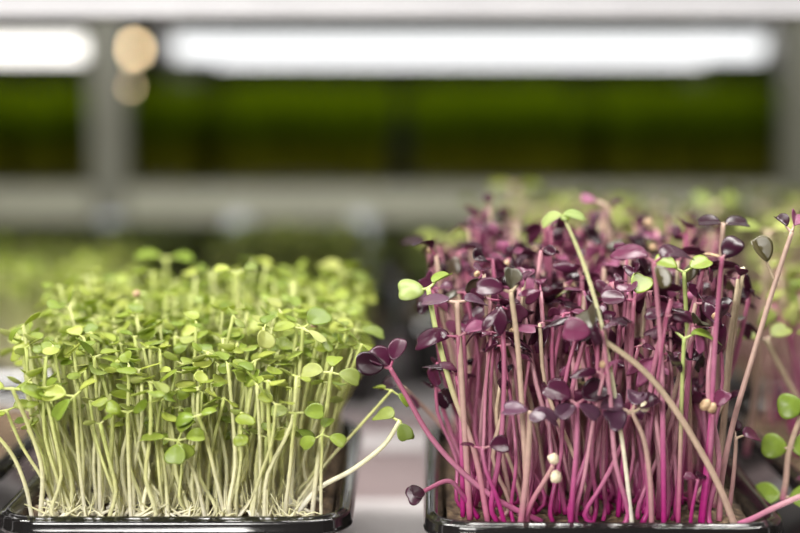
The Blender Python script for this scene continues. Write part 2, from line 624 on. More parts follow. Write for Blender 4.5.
def tray_meshes(w, d):
    b = Buf()
    # outer wall down, base, inner wall up
    prof = [(-0.0035, TH - 0.0012), (-0.0050, TH - 0.004), (-0.0085, 0.004), (-0.011, 0.0006), (-0.014, 0.0)]
    prof += [(-0.0143, 0.0012), (-0.0112, 0.0018), (-0.0095, 0.0045), (-0.0062, TH - 0.004), (-0.0046, TH - 0.0010)]
    loft(b, w, d, 0.018, prof[:5], close_last=True)
    bb = Buf()
    loft(b, w, d, 0.018, prof[5:], close_first=True)
    rim = Buf()
    pr = [(-0.0048, TH - 0.0014), (-0.0042, TH - 0.0002), (-0.0030, TH + 0.0003), (-0.0020, TH - 0.0002), (-0.0012, TH - 0.0008), (-0.0004, TH - 0.0009),
          (0.0, TH - 0.0018), (0.0002, TH - 0.0042), (0.0008, TH - 0.0052), (0.0006, TH - 0.0060), (-0.0003, TH - 0.0056), (-0.0010, TH - 0.0026), (-0.0034, TH - 0.0022)]
    loft(rim, w, d, 0.018, pr)
    return b.mesh('tray body', [M['tray']]), rim.mesh('tray rim', [M['rim']])


TRAY_ME = tray_meshes(TW, TD)


def soil_h(x, y):
    return SOIL + 0.0009 * math.sin(x * 190 + y * 130) + 0.0007 * math.sin(y * 310 - x * 90)


def soil_mesh(w, d):
    b = Buf()
    nx, ny = 36, 50
    V, Fc = [], []
    hw, hd = w / 2 - 0.0078, d / 2 - 0.0078
    r = 0.010
    for j in range(ny + 1):
        for i in range(nx + 1):
            x, y = -hw + 2 * hw * i / nx, -hd + 2 * hd * j / ny
            ax, ay = abs(x) - (hw - r), abs(y) - (hd - r)
            if ax > 0 and ay > 0:
                q = math.hypot(ax, ay)
                mx = max(ax, ay)
                x = math.copysign(hw - r + ax * mx / q, x)
                y = math.copysign(hd - r + ay * mx / q, y)
            V.append((x, y, soil_h(x, y) + R.uniform(-0.0006, 0.0006)))
    for j in range(ny):
        for i in range(nx):
            a = j * (nx + 1) + i
            Fc.append((a, a + 1, a + nx + 2, a + nx + 1))
    # skirt and underside so that the soil is a solid block
    ring = [i for i in range(nx + 1)] + [j * (nx + 1) + nx for j in range(1, ny + 1)] + [ny * (nx + 1) + i for i in range(nx - 1, -1, -1)] + [j * (nx + 1) for j in range(ny - 1, 0, -1)]
    o = len(V)
    for k in ring:
        x, y, z = V[k]
        V.append((x * 0.955, y * 0.968, 0.004))
    n = len(ring)
    for k in range(n):
        a, c = ring[k], ring[(k + 1) % n]
        Fc.append((a, o + k, o + (k + 1) % n, c))
    Fc.append(tuple(o + k for k in range(n - 1, -1, -1)))
    b.add(V, Fc)
    return b.mesh('soil', [M['soil']])


SOIL_ME = soil_mesh(TW, TD)


def tray(cx, y0, rz, label, soil_label, group=None):
    e = bpy.data.objects.new('seedling_tray', None)
    COL.objects.link(e)
    e.location = (cx, y0 + TD / 2, 0.0)
    e.rotation_euler = (0, 0, rz)
    tag(e, label, 'tray', group)
    link('tray_body', TRAY_ME[0], e)
    link('rim', TRAY_ME[1], e)
    s = link('potting_soil', SOIL_ME, None, e.location, (0, 0, rz))
    tag(s, soil_label, 'soil', None, 'stuff')
    return e


DECK = 0.0
YL, XL = -0.004, -0.0807
YR, XR = -0.012, 0.0735
tl = tray(XL, YL, 0.0, 'glossy black plastic tray packed with pale green sprouts, in sharp focus', 'brown potting soil under the pale green sprouts')
tr = tray(XR, YR, math.radians(-1.2), 'glossy black plastic tray packed with purple radish sprouts, in sharp focus', 'dark potting soil under the purple radish sprouts')


def loc2w(e, x, y):
    c, s = math.cos(e.rotation_euler.z), math.sin(e.rotation_euler.z)
    return e.location.x + c * x - s * y, e.location.y + s * x + c * y


# ------------------------------------------------------------------ hero sprouts, each with a look of its own
HERO_ROOTS = []


def hero(name, label, pts, ys, rad, stem_m, leaves, trayobj=None, t=(0, 1), r=0.3, hairs=0, root=True, group=None):
    """pts: pixels from the root up to the fork; ys: depth at the root and at the fork; leaves: (length, width, azimuth, lift, roll, options)"""
    n = len(pts)
    P = []
    for i, (px, py) in enumerate(pts):
        u = i / (n - 1)
        P.append(at(px, py, ys[0] + (ys[1] - ys[0]) * u))
    if root:
        P[0].z = SOIL + 0.0012
    e = bpy.data.objects.new(name, None)
    COL.objects.link(e)
    e.empty_display_size = 0.005
    e.location = P[0]
    o = P[0].copy()
    path = catmull([p - o for p in P], 8 * (n - 1) + 4)
    sb = stem(path, rad, t, r, 8, hairs)
    link('stem', sb.mesh('stem', [M[stem_m]]), e)
    tip = path[-1]
    for (ln, w, az, lift, roll, opt) in leaves:
        opt = dict(opt)
        lm = opt.pop('m', 'green_leaf')
        um = opt.pop('u', {'purple_leaf': 'purple_under', 'green_leaf': 'green_under'}.get(lm, lm))
        hl = opt.pop('hull', None)
        back = opt.pop('back', 0.0)          # leaf pair lower on the stem
        kw = dict(notch=0.25, cup=0.1, fold=0.1, curl=-0.25, pet=0.003, prad=rad * 0.7, th=0.00045)
        kw.update(opt)
        lb = leaf(ln, w, **kw)
        roll = -abs(roll) if math.cos(math.radians(az)) < 0 else abs(roll)   # the upper face turns to the viewer
        p0 = path[int(round((1 - back) * (len(path) - 1)))] if back else tip
        lo = link('leaf', lb.mesh('leaf', [M[lm], M[um], M[stem_m]]), e, p0, (math.radians(roll), -math.radians(lift), math.radians(az)))
        if hl:
            link('seed_hull', HULL[hl], lo, (kw['pet'] + ln * 0.5, 0, 0.0012), (0.4, 0.2, 0.3))
    c = 'sprout'
    tag(e, label, c, group)
    HERO_ROOTS.append((P[0].x, P[0].y, P[-1].x))
    return e


G, PR = 'green_sprout', 'radish_sprout'
# azimuth: 0 = to the right of the picture, 90 = away, -90 = to the camera
hero(G, 'pale green sprout arching far out over the right rim of the green tray', [(296, 505), (318, 489), (352, 470), (383, 446), (400, 421)], (0.022, 0.02), 0.0009, 'green_stem',
     [(0.0085, 0.0085, 150, 20, -30, dict(m='dull_leaf', curl=-0.5)), (0.0065, 0.006, -60, -45, 20, dict(m='dull_leaf', curl=-0.4, pet=0.0015)), (0.006, 0.006, 40, -50, 0, dict(m='dull_leaf'))], t=(0, 0.55), r=0.9)
hero(G, 'thin green sprout reaching straight up out of the tray towards the gap', [(291, 508), (324, 466), (358, 428), (392, 390)], (0.028, 0.03), 0.0006, 'green_stem',
     [(0.006, 0.0055, -20, -30, 10, dict(curl=-0.4)), (0.005, 0.005, 150, 10, 0, {})], t=(0.1, 0.8), hairs=150)
hero(G, 'green sprout with a bright four-leaf cluster low on the green tray front', [(206, 508), (196, 478), (184, 452), (178, 440)], (0.012, 0.0), 0.0007, 'green_stem',
     [(0.009, 0.0075, 178, 8, 10, dict(m='fresh_leaf', pet=0.005)), (0.0075, 0.007, 60, 55, 0, dict(m='fresh_leaf')), (0.007, 0.007, 5, 15, -30, dict(m='fresh_leaf')), (0.0075, 0.0075, -100, -50, 0, dict(m='fresh_leaf', pet=0.002)),
      (0.006, 0.006, -20, -45, 20, dict(m='fresh_leaf', pet=0.002))], t=(0, 0.9), hairs=120)
hero(G, 'green sprout whose two-lobed leaf faces the camera, left of the four-leaf cluster', [(131, 508), (129, 470), (128, 430), (128, 412)], (0.012, 0.004), 0.0007, 'green_stem',
     [(0.0062, 0.0068, -150, 30, 40, dict(m='green_leaf', notch=0.15, cup=-0.5, pet=0.002)), (0.0062, 0.0068, -30, 35, -40, dict(m='green_leaf', notch=0.15, cup=-0.5, pet=0.002))], hairs=130)
hero(G, 'green sprout whose two-lobed leaf faces the camera, above the four-leaf cluster', [(226, 508), (214, 470), (205, 435), (198, 415)], (0.012, 0.002), 0.0007, 'green_stem',
     [(0.0072, 0.0065, 178, -5, 35, dict(m='fresh_leaf', cup=-0.5, pet=0.0015, notch=0.1)), (0.0058, 0.006, 20, 30, 10, dict(m='fresh_leaf', cup=-0.4, pet=0.001, notch=0.1))], hairs=130)
hero(G, 'tall green sprout with wide-spread leaves standing above the green canopy', [(240, 420), (239, 360), (238, 310), (237, 272)], (0.075, 0.075), 0.0008, 'green_stem',
     [(0.0068, 0.0065, 178, 12, -20, dict(cup=0.2, curl=-0.2)), (0.006, 0.006, 15, 20, -20, dict(m='dull_leaf'))])
hero(G, 'green sprout with a flat leaf pair on the right half of the green tray', [(284, 508), (290, 470), (293, 435), (296, 413)], (0.014, 0.006), 0.0007, 'green_stem',
     [(0.0075, 0.006, 5, 4, -60, dict(m='fresh_leaf', curl=-0.15)), (0.0065, 0.006, 185, 10, -40, dict(m='dull_leaf'))], hairs=130)
hero(G, 'short green sprout with two drooping leaves beside the right rim of the green tray', [(321, 506), (321, 480), (322, 455), (322, 434)], (0.012, 0.008), 0.00055, 'green_stem',
     [(0.006, 0.006, 200, -25, 30, dict(m='fresh_leaf')), (0.0065, 0.006, -15, -15, -30, dict(m='fresh_leaf')), (0.0055, 0.005, 70, 40, 0, {})], hairs=80)
hero(G, 'bare curved sprout bending out of frame over the left rim of the green tray', [(32, 510), (26, 488), (14, 458), (-3, 436), (-20, 424)], (0.016, 0.008), 0.0007, 'green_stem',
     [(0.007, 0.007, 180, 10, 0, {}), (0.007, 0.007, 0, 30, 0, {})], hairs=140, t=(0, 0.8))
hero(G, 'green sprout leaning left over the tray corner under broad pale leaves', [(40, 509), (42, 470), (28, 425), (12, 388)], (0.016, 0.004), 0.0008, 'green_stem',
     [(0.011, 0.009, 185, 5, -20, dict(curl=-0.3)), (0.0095, 0.008, 10, -8, -25, dict(curl=-0.3))], hairs=140, t=(0, 0.9))
hero(G, 'thin green sprout leaning left just inside the left rim of the green tray', [(56, 510), (44, 482), (22, 446), (6, 410)], (0.02, 0.012), 0.00065, 'green_stem',
     [(0.006, 0.006, 200, 0, -30, {}), (0.006, 0.006, 20, 20, -20, {})], hairs=140, t=(0, 0.9))
hero(G, 'green sprout with a long downward leaf pair near the left end of the tray', [(86, 508), (80, 470), (76, 425), (74, 396)], (0.012, 0.002), 0.0007, 'green_stem',
     [(0.009, 0.0075, 175, 8, -40, dict(m='green_leaf')), (0.009, 0.0065, -150, -38, 20, dict(m='fresh_leaf', pet=0.002)), (0.007, 0.006, 30, 40, 0, {})], hairs=130)
hero(G, 'blurred tallest green sprout at the back of the green tray', [(170, 420), (168, 350), (167, 300), (166, 258)], (0.165, 0.165), 0.0011, 'green_stem',
     [(0.012, 0.010, 180, 10, -15, dict(m='fresh_leaf', cup=0.2)), (0.010, 0.009, 10, 5, -20, dict(m='fresh_leaf')), (0.010, 0.009, 0, 10, -20, dict(m='fresh_leaf', back=0.25)), (0.009, 0.009, 180, 10, -20, dict(back=0.25))])
hero(G, 'blurred tall green sprout at the back right corner of the green tray', [(338, 420), (338, 360), (341, 310), (344, 272)], (0.155, 0.15), 0.0012, 'green_stem',
     [(0.010, 0.010, 150, 25, -15, dict(m='dull_leaf')), (0.009, 0.009, 0, -15, -20, dict(m='dull_leaf')), (0.009, 0.008, -60, 35, 0, {})])
hero(G, 'green sprout with a large round upright leaf on the left half of the canopy', [(100, 508), (99, 450), (97, 400), (94, 357)], (0.02, 0.016), 0.0007, 'green_stem',
     [(0.0092, 0.0088, -130, 62, 10, dict(notch=0.08, cup=-0.2, pet=0.001, m='fresh_leaf')), (0.008, 0.0075, 40, 15, 0, dict(m='green_leaf'))], hairs=90)
hero(G, 'green sprout with one big round leaf over the right half of the canopy', [(290, 508), (294, 450), (299, 380), (303, 328)], (0.03, 0.03), 0.0008, 'green_stem',
     [(0.0098, 0.009, 35, 30, -40, dict(m='green_leaf', notch=0.1)), (0.009, 0.007, 170, 6, -25, dict(m='green_leaf')), (0.008, 0.006, -30, -20, 0, dict(m='green_under'))], hairs=90)
hero(G, 'green sprout with yellowish leaves tilted over the right edge of the green tray', [(312, 507), (318, 460), (326, 415), (331, 372)], (0.02, 0.014), 0.0008, 'green_stem',
     [(0.0085, 0.0075, 175, 4, -35, dict(m='dull_leaf')), (0.0085, 0.008, 0, -12, -35, dict(m='dull_leaf')), (0.007, 0.006, 80, 35, 0, {})], hairs=130)
hero(G, 'pale leaning sprout at the right side of the green tray with rounded leaf on top', [(318, 504), (330, 450), (343, 390), (356, 330)], (0.06, 0.06), 0.0009, 'green_stem',
     [(0.009, 0.008, 10, -5, -25, dict(m='dull_leaf')), (0.008, 0.007, 180, 15, -20, {})])

PL = 'purple_leaf'
hero(PR, 'tall pale green sprout standing highest above the purple radish sprouts', [(633, 527), (622, 440), (604, 335), (585, 268), (563, 214)], (0.0, -0.004), 0.00072, 'green_stem',
     [(0.0078, 0.0105, 0, 8, 14, dict(m='pale_leaf', u='green_under', curl=-0.35, pet=0.0002, cup=-0.1)), (0.0078, 0.0105, 180, -2, 14, dict(m='pale_leaf', u='green_under', curl=-0.6, pet=0.0002, cup=-0.1)), (0.0035, 0.003, -80, -20, 0, dict(m='fresh_leaf', pet=0.0005))], t=(0.0, 0.75), r=0.7)
hero(PR, 'thick beige stem leaning diagonally left across the purple radish sprouts', [(737, 527), (716, 480), (682, 420), (645, 372), (598, 336)], (0.0, -0.006), 0.0011, 'beige_stem',
     [(0.0125, 0.0105, 120, 42, 60, dict(m='olive_leaf', fold=0.5, curl=-0.6)), (0.010, 0.009, 175, 15, -60, dict(m=PL))], t=(0.2, 1), r=0.9)
hero(PR, 'green-topped sprout with a round cupped leaf on the left edge of the purple tray', [(488, 526), (474, 450), (452, 390), (436, 330), (428, 288)], (0.012, 0.02), 0.0010, 'pinkgreen_stem',
     [(0.0100, 0.0105, 195, 10, 40, dict(m='pale_leaf', u='green_under', cup=-0.5, curl=-0.3, pet=0.001)), (0.009, 0.007, 40, 30, 0, dict(m='fresh_leaf', u='green_under', fold=0.4))], r=0.8)
hero(PR, 'magenta sprout arching left into the gap between the two trays', [(542, 528), (498, 500), (462, 472), (430, 436), (406, 395), (390, 368)], (0.012, 0.016), 0.0010, 'pink_stem',
     [(0.0105, 0.0095, 205, 15, 55, dict(m=PL, u='purple_under', curl=-0.2, notch=0.1)), (0.0095, 0.0065, 50, 62, 20, dict(m=PL, notch=0.1)), (0.009, 0.009, 170, 50, 40, dict(m=PL, notch=0.1, pet=0.001))], r=0.4, t=(0.3, 1))
hero(PR, 'small dark sprout sticking out low over the left rim of the purple tray', [(478, 522), (462, 494), (448, 481), (424, 491)], (0.018, 0.008), 0.0009, 'pink_stem',
     [(0.0065, 0.007, 190, -20, 60, dict(m=PL, pet=0.0005)), (0.006, 0.006, 230, 10, 40, dict(m=PL, pet=0.0005))], t=(0, 1), r=0.1)
hero(PR, 'blurred dark sprout hanging left over the side rim of the purple tray', [(470, 500), (458, 452), (440, 424), (416, 400), (404, 388)], (0.07, 0.06), 0.0009, 'beige_stem',
     [(0.008, 0.008, 150, 10, 40, dict(m=PL)), (0.0075, 0.007, 20, -50, 0, dict(m=PL))], r=0.2)
hero(PR, 'forked pinkish stem leaning right, the rightmost tall stem of the purple tray', [(719, 526), (722, 478), (734, 420), (754, 352), (776, 280), (792, 232)], (0.014, 0.02), 0.0010, 'beige_stem',
     [(0.007, 0.006, 60, 45, 40, dict(m='purple_under', fold=0.9)), (0.0065, 0.005, 130, 40, 20, dict(m=PL, fold=0.8)), (0.010, 0.008, 175, 65, 60, dict(m='olive_leaf', back=0.2, pet=0.008, fold=0.7))], r=0.3, t=(0.1, 0.95))
hero(PR, 'sprout with a glossy dark oval leaf upright at the right of the purple canopy', [(700, 526), (710, 430), (716, 330), (722, 258)], (0.006, 0.0), 0.0009, 'pink_stem',
     [(0.0095, 0.0075, 20, 50, 50, dict(m=PL, notch=0.08, pet=0.001, cup=-0.4)), (0.006, 0.005, 160, 20, 0, dict(m='hull', u='hull', pet=0.001))], r=0.2)
hero(PR, 'pale pink stem carrying a purple bow of two leaves at upper right', [(707, 524), (712, 440), (718, 330), (723, 224)], (0.045, 0.045), 0.0011, 'beige_stem',
     [(0.0085, 0.0085, 180, 22, -25, dict(m=PL, curl=-0.5, pet=0.001)), (0.0095, 0.0085, 2, 12, -25, dict(m=PL, curl=-0.3, pet=0.001))], r=0.1)
hero(PR, 'pale green bow-leaved sprout behind the purple ones at far right', [(745, 500), (755, 400), (764, 300), (768, 232)], (0.12, 0.12), 0.0013, 'beige_stem',
     [(0.011, 0.010, 180, 22, -20, dict(m='dull_leaf', u='green_under', curl=-0.4)), (0.010, 0.009, 0, 20, -20, dict(m='dull_leaf', u='green_under', curl=-0.2))], r=0.9)
hero(PR, 'sprout with large folded black-purple leaves on the upper middle of purple canopy', [(664, 526), (663, 440), (661, 350), (654, 262)], (0.004, -0.002), 0.00095, 'pink_stem',
     [(0.011, 0.010, 165, 40, -35, dict(m=PL, curl=-0.9, fold=-0.3)), (0.0115, 0.010, 15, 35, -30, dict(m=PL, curl=-1.0)), (0.009, 0.006, -60, -50, 10, dict(m='olive_leaf', fold=0.6, pet=0.002))], r=0.6)
hero(PR, 'short radish sprout with a black butterfly leaf pair low in the front', [(570, 527), (573, 490), (577, 440), (577, 404)], (0.0, -0.006), 0.0009, 'pink_stem',
     [(0.0105, 0.0098, 165, 32, -40, dict(m=PL, fold=0.2)), (0.0105, 0.0098, 18, 32, -40, dict(m=PL, fold=0.2)), (0.008, 0.0075, 205, -20, 20, dict(m='violet_leaf', pet=0.001)), (0.0085, 0.0075, -20, -22, -20, dict(m='violet_leaf', pet=0.001))], r=0.2, t=(0.1, 0.8))
hero(PR, 'short radish sprout with wide flat grey-purple leaves low in the front left', [(520, 527), (526, 480), (529, 440), (530, 412)], (0.0, -0.006), 0.0011, 'beige_stem',
     [(0.0095, 0.0085, 172, 14, -24, dict(m='violet_leaf', curl=-0.3, notch=0.4, pet=0.001)), (0.0100, 0.0085, -5, -2, 22, dict(m='violet_leaf', curl=-0.5, pet=0.001, notch=0.4)), (0.006, 0.006, -60, -10, 20, dict(m='violet_leaf', pet=0.001))], r=0.4)
hero(PR, 'low dark stem hooked over at the top near the left front of purple tray', [(506, 526), (497, 498), (486, 470), (482, 448)], (0.004, 0.0), 0.0008, 'pink_stem',
     [(0.0075, 0.007, 10, 10, 50, dict(m=PL)), (0.005, 0.005, 170, 15, 0, dict(m=PL))], r=0.1, t=(0, 0.6))
e = hero(PR, 'leaning pink stem topped by two cream seed hulls, left of tray centre', [(520, 529), (533, 500), (545, 480), (553, 466)], (0.002, -0.003), 0.0009, 'beige_stem', [], r=0.3, t=(0.0, 0.35))
for (px, py, s) in ((554, 459, 1.25), (551, 458, 0.8), (556, 477, 1.45)):
    p = at(px, py, -0.0045) - e.location
    link('seed_hull', HULL['pale_hull'], e, p, (0.3 * s, 1.2, s)).scale = (s, s, s)
e = hero(PR, 'magenta sprout capped by a brown crumpled seed hull at the right front', [(702, 527), (707, 480), (711, 440), (713, 414)], (0.006, 0.0), 0.0009, 'pink_stem',
         [(0.007, 0.006, 20, 60, 30, dict(m=PL))], r=0.1, t=(0, 0.8))
for (px, py, s) in ((706, 405, 1.35), (712, 408, 1.2)):
    link('seed_hull', HULL['hull'], e, at(px, py, -0.0015) - e.location, (s, 1.0, 2 * s)).scale = (s, s, s * 0.9)
e = hero(PR, 'sprout with crumpled grey-violet leaves and a greenish bud at tray centre', [(652, 527), (650, 480), (644, 440), (632, 412)], (0.0, -0.006), 0.0009, 'beige_stem',
         [(0.009, 0.009, 165, 25, -30, dict(m='violet_leaf', wav=0.25, curl=-0.6, notch=0.4)), (0.008, 0.009, 205, -14, 40, dict(m='violet_leaf', wav=0.25, notch=0.4)), (0.009, 0.008, 10, 30, 20, dict(m=PL, wav=0.2)), (0.007, 0.007, 60, 50, 20, dict(m='violet_leaf', wav=0.2))], r=0.2, t=(0.1, 0.9))
link('seed_hull', HULL['pale_hull'], e, at(645, 407, -0.004) - e.location, (0.3, 1.0, 1)).scale = (1.2, 1.0, 1.2)
hero(PR, 'short sprout with one dark curled leaf by the right rim of purple tray', [(728, 522), (732, 490), (735, 460), (736, 438)], (0.02, 0.02), 0.0008, 'beige_stem',
     [(0.007, 0.007, 10, 20, 40, dict(m=PL, curl=-1.0)), (0.006, 0.006, 80, 50, 40, dict(m=PL))], r=0.3, t=(0.1, 0.7))
hero(PR, 'very short magenta sprout with tiny dark leaf at the right front rim', [(690, 528), (692, 510), (696, 490), (698, 480)], (0.002, 0.0), 0.00065, 'pink_stem',
     [(0.0045, 0.004, 170, 25, 30, dict(m=PL, pet=0.001)), (0.004, 0.004, 60, 25, 30, dict(m=PL, pet=0.001))], r=0.1, t=(0, 0.5))
hero(PR, 'pink stem lying over the right front corner of the purple tray', [(728, 528), (752, 519), (776, 507), (806, 494), (826, 487)], (0.004, -0.012), 0.0010, 'pink_stem',
     [(0.008, 0.008, 0, 20, 0, dict(m=PL)), (0.008, 0.008, 160, 20, 0, dict(m=PL))], r=0.9, t=(0.2, 0.75))
hero(PR, 'blurred brown hooked sprout rising over the back of the purple canopy', [(606, 500), (607, 400), (608, 300), (609, 225), (606, 208), (598, 202)], (0.11, 0.11), 0.0013, 'beige_stem',
     [(0.007, 0.006, 190, 20, 40, dict(m='purple_under', pet=0.001)), (0.009, 0.007, -20, -60, 0, dict(m=PL, back=0.1))], r=0.5)
hero(PR, 'sprout with a flat mauve leaf over the left end of the purple canopy', [(470, 527), (466, 450), (461, 370), (457, 302)], (0.016, 0.012), 0.0011, 'beige_stem',
     [(0.0105, 0.009, 172, 8, -20, dict(m='violet_leaf', curl=-0.3)), (0.009, 0.0085, 20, 10, -20, dict(m='violet_leaf', curl=-0.5))], r=0.3)
hero(PR, 'sprout with a pink-edged curled leaf at the left end of purple canopy', [(463, 525), (462, 450), (460, 385), (458, 336)], (0.02, 0.012), 0.0009, 'pink_stem',
     [(0.012, 0.010, 180, 12, 35, dict(m=PL, u='purple_under', curl=-0.7, cup=-0.3)), (0.008, 0.008, 0, 30, -20, dict(m='purple_under'))], r=0.5)
hero(PR, 'beige stem with a dark olive leaf stood upright, left part of purple canopy', [(528, 526), (524, 440), (518, 350), (511, 292)], (0.012, 0.006), 0.0010, 'beige_stem',
     [(0.009, 0.0065, 75, 68, 30, dict(m='olive_leaf', fold=0.4, pet=0.001)), (0.0095, 0.008, 190, 20, -50, dict(m=PL, curl=-0.6)), (0.008, 0.006, 20, 50, 0, dict(m=PL))], r=0.8)
hero(PR, 'green-leaved sprout between purple ones on the right half of the canopy', [(690, 525), (690, 440), (688, 350), (684, 272)], (0.03, 0.03), 0.0009, 'pinkgreen_stem',
     [(0.0095, 0.0085, 170, 30, -30, dict(m='fresh_leaf', u='fresh_leaf')), (0.0085, 0.008, 10, 30, -30, dict(m='fresh_leaf', u='fresh_leaf'))])
hero(PR, 'sprout with one arched green leaf low on the right half of purple tray', [(678, 527), (680, 460), (682, 390), (684, 338)], (0.010, 0.006), 0.0008, 'pinkgreen_stem',
     [(0.011, 0.006, 10, 22, -30, dict(m='fresh_leaf', u='fresh_leaf', curl=-1.1)), (0.006, 0.005, 160, 40, 0, dict(m=PL))], r=0.2)
hero(PR, 'sprout with a light green leaf beside the folded black-purple leaves', [(618, 526), (624, 450), (630, 370), (634, 300)], (0.02, 0.012), 0.0009, 'pink_stem',
     [(0.0105, 0.008, 55, 45, -30, dict(m='fresh_leaf', u='fresh_leaf')), (0.0095, 0.009, 190, 10, -30, dict(m=PL))], r=0.5)


# ------------------------------------------------------------------ fill the two front trays
def fill(kind, name, tray_o, total, n_ind, seed, hfun, labelfun, mass_label, mass_name, group, fan, lsc=1.0):
    rnd = random.Random(seed)
    hw, hd = TW / 2 - 0.0140, TD / 2 - 0.0105
    step = math.sqrt(4 * hw * hd / total)
    nx, ny = int(2 * hw / step), int(2 * hd / step)
    cells = []
    for j in range(ny):
        for i in range(nx):
            x = -hw + (i + 0.5 + rnd.uniform(-0.48, 0.48)) * 2 * hw / nx
            y = -hd + (j + 0.5 + rnd.uniform(-0.48, 0.48)) * 2 * hd / ny
            ax, ay = abs(x) - (hw - 0.008), abs(y) - (hd - 0.008)
            if ax > 0 and ay > 0 and math.hypot(ax, ay) > 0.008:
                continue
            cells.append((x, y))
    cells.sort(key=lambda p: p[1])
    buf = Buf()
    k = 0
    for x, y in cells:
        X, Y = loc2w(tray_o, x, y)
        if any((X - a) ** 2 + (Y - b) ** 2 < 0.0025 ** 2 or (Y < b and min(abs(X - a), abs(X - c)) < 0.0032) for a, b, c in HERO_ROOTS if b < 0.04):
            continue
        u, v = x / hw, (y + hd) / (2 * hd)          # across, and 0 front .. 1 back
        hs, short = hfun(u, v, rnd)
        tilt = (rnd.gauss(0, 0.06) + fan[1] * (0.6 - v), rnd.gauss(0, 0.07) + fan[0] * u)
        rz = rnd.uniform(0, 2 * pi)
        root = Vector((X, Y, soil_h(x, y) + 0.0010))
        if k < n_ind:
            q = rnd.random()
            hull = None
            if q < (0.012 if kind == 'green' else 0.07):
                hull = 'hull' if kind == 'green' or rnd.random() < 0.75 else 'pale_hull'
            # turn first, then tilt in world axes
            e, tip = place_sprout(kind, name, root, hs, 0, (0, 0), rnd, 2, lsc, hull)
            e.rotation_euler = (Euler((tilt[0], tilt[1], 0)).to_matrix() @ Matrix.Rotation(rz, 3, 'Z')).to_euler()
            dx = (e.rotation_euler.to_matrix() @ tip).x
            lean = 'right-leaning' if dx > 0.0075 else ('left-leaning' if dx < -0.0075 else 'upright')
            tag(e, labelfun(u, v, short, hull, lean), 'sprout', group)
            k += 1
        else:
            rot = (Euler((tilt[0], tilt[1], 0)).to_matrix() @ Matrix.Rotation(rz, 3, 'Z')).to_euler()
            mass_sprout(buf, kind, root, hs, rot.z, (rot.x, rot.y), rnd, lsc)
    if buf.v:
        p = 'green' if kind == 'green' else 'purple'
        ms = [M[p + '_leaf'], M[p + '_under'], M['green_stem' if kind == 'green' else 'pink_stem'], M['beige_stem']]
        o = link(mass_name, buf.mesh(mass_name, ms))
        tag(o, mass_label, 'sprouts', None, 'stuff')


def where(u, v, tray_word):
    row = 'front edge' if v < 0.12 else ('second rank' if v < 0.24 else ('middle' if v < 0.5 else 'back'))
    side = 'left end' if u < -0.55 else ('left half' if u < 0 else ('right half' if u < 0.55 else 'right end'))
    return f'{row} of the {tray_word} tray, {side}'


def glab(u, v, short, hull, lean):
    a = 'low' if short else 'tall'
    if hull:
        return f'{a} green sprout carrying a seed hull, {where(u, v, "green")}'
    return f'{a} {lean} green sprout with oval leaves, {where(u, v, "green")}'


def plab(u, v, short, hull, lean):
    a = 'low' if short else 'tall'
    if hull:
        return f'{a} radish sprout carrying a seed hull, {where(u, v, "purple")}'
    return f'{a} {lean} radish sprout with dark leaves, {where(u, v, "purple")}'


def gh(u, v, rnd):
    edge = min(1.0, v / 0.22)                       # the outermost sprouts are shorter
    if v < 0.3 and rnd.random() < 0.15:
        return rnd.uniform(0.42, 0.66), True
    h = (0.80 + 0.20 * edge) * rnd.gauss(1.0, 0.10) * (0.95 + 0.12 * v)
    return max(0.5, min(h, 1.3)), h < 0.80


def phf(u, v, rnd):
    if v < 0.35 and rnd.random() < 0.28:
        return rnd.uniform(0.42, 0.74), True
    h = (0.90 + 0.10 * min(1.0, v / 0.2)) * rnd.gauss(0.92, 0.09) * (0.98 + 0.12 * v)
    return max(0.5, min(h, 1.35)), h < 0.80


fill('green', G, tl, 760, 278, 21, gh, glab, 'dense soft-focus green sprouts filling the back of the green tray', 'sprout_thicket', 'green sprouts in the tray', (0.24, 0.12))
fill('purple', PR, tr, 450, 262, 22, phf, plab, 'dense purple radish sprouts filling the back of the purple tray', 'sprout_thicket', 'radish sprouts in the tray', (0.05, 0.04), 0.93)

rnd = random.Random(77)
rb = Buf()
for i in range(260):
    x, y = rnd.uniform(-0.048, 0.048), -0.0775 + 0.055 * rnd.random() ** 1.5
    X, Y = loc2w(tl, x, y)
    a, ln = rnd.uniform(0, 2 * pi), rnd.uniform(0.004, 0.014)
    z = soil_h(x, y) + 0.0016
    dx, dy = math.cos(a) * ln * 0.5, math.sin(a) * ln * 0.35
    tube(rb, catmull([Vector((X - dx, Y - dy, z)), Vector((X - dx * 0.4, Y - dy * 0.4, z + 0.002)), Vector((X + dx * 0.4, Y + dy * 0.4, z + rnd.uniform(0.002, 0.006))), Vector((X + dx, Y + dy, z + rnd.uniform(0.003, 0.013)))], 7),
         lambda u: 0.0008 * (1 - 0.85 * u), 5, 0, 0.0, 0.4, rnd.random())
o = link('root_tangle', rb.mesh('root tangle', [M['green_stem']]))
tag(o, 'white root tangle on the soil at the front of the green tray', 'roots', None, 'stuff')

# ------------------------------------------------------------------ neighbouring trays and the rows behind
def thicket_mesh(kind, n, seed, hs0, leafm, underm, stemm, sx=1.0, lsc=1.0):
    rnd = random.Random(seed)
    b = Buf()
    hw, hd = TW / 2 - 0.0165, TD / 2 - 0.0165
    for i in range(n):
        x, y = rnd.uniform(-hw, hw), rnd.uniform(-hd, hd)
        hs = hs0 * rnd.uniform(0.8, 1.15)
        mass_sprout(b, kind, Vector((x, y, soil_h(x, y) + 0.0010)), hs, rnd.uniform(0, 6.28), (rnd.gauss(0, 0.07), rnd.gauss(0, 0.07) + 0.1 * x / hw), rnd, lsc)
    return b.mesh('thicket', [M[leafm], M[underm], M[stemm], M['beige_stem']])


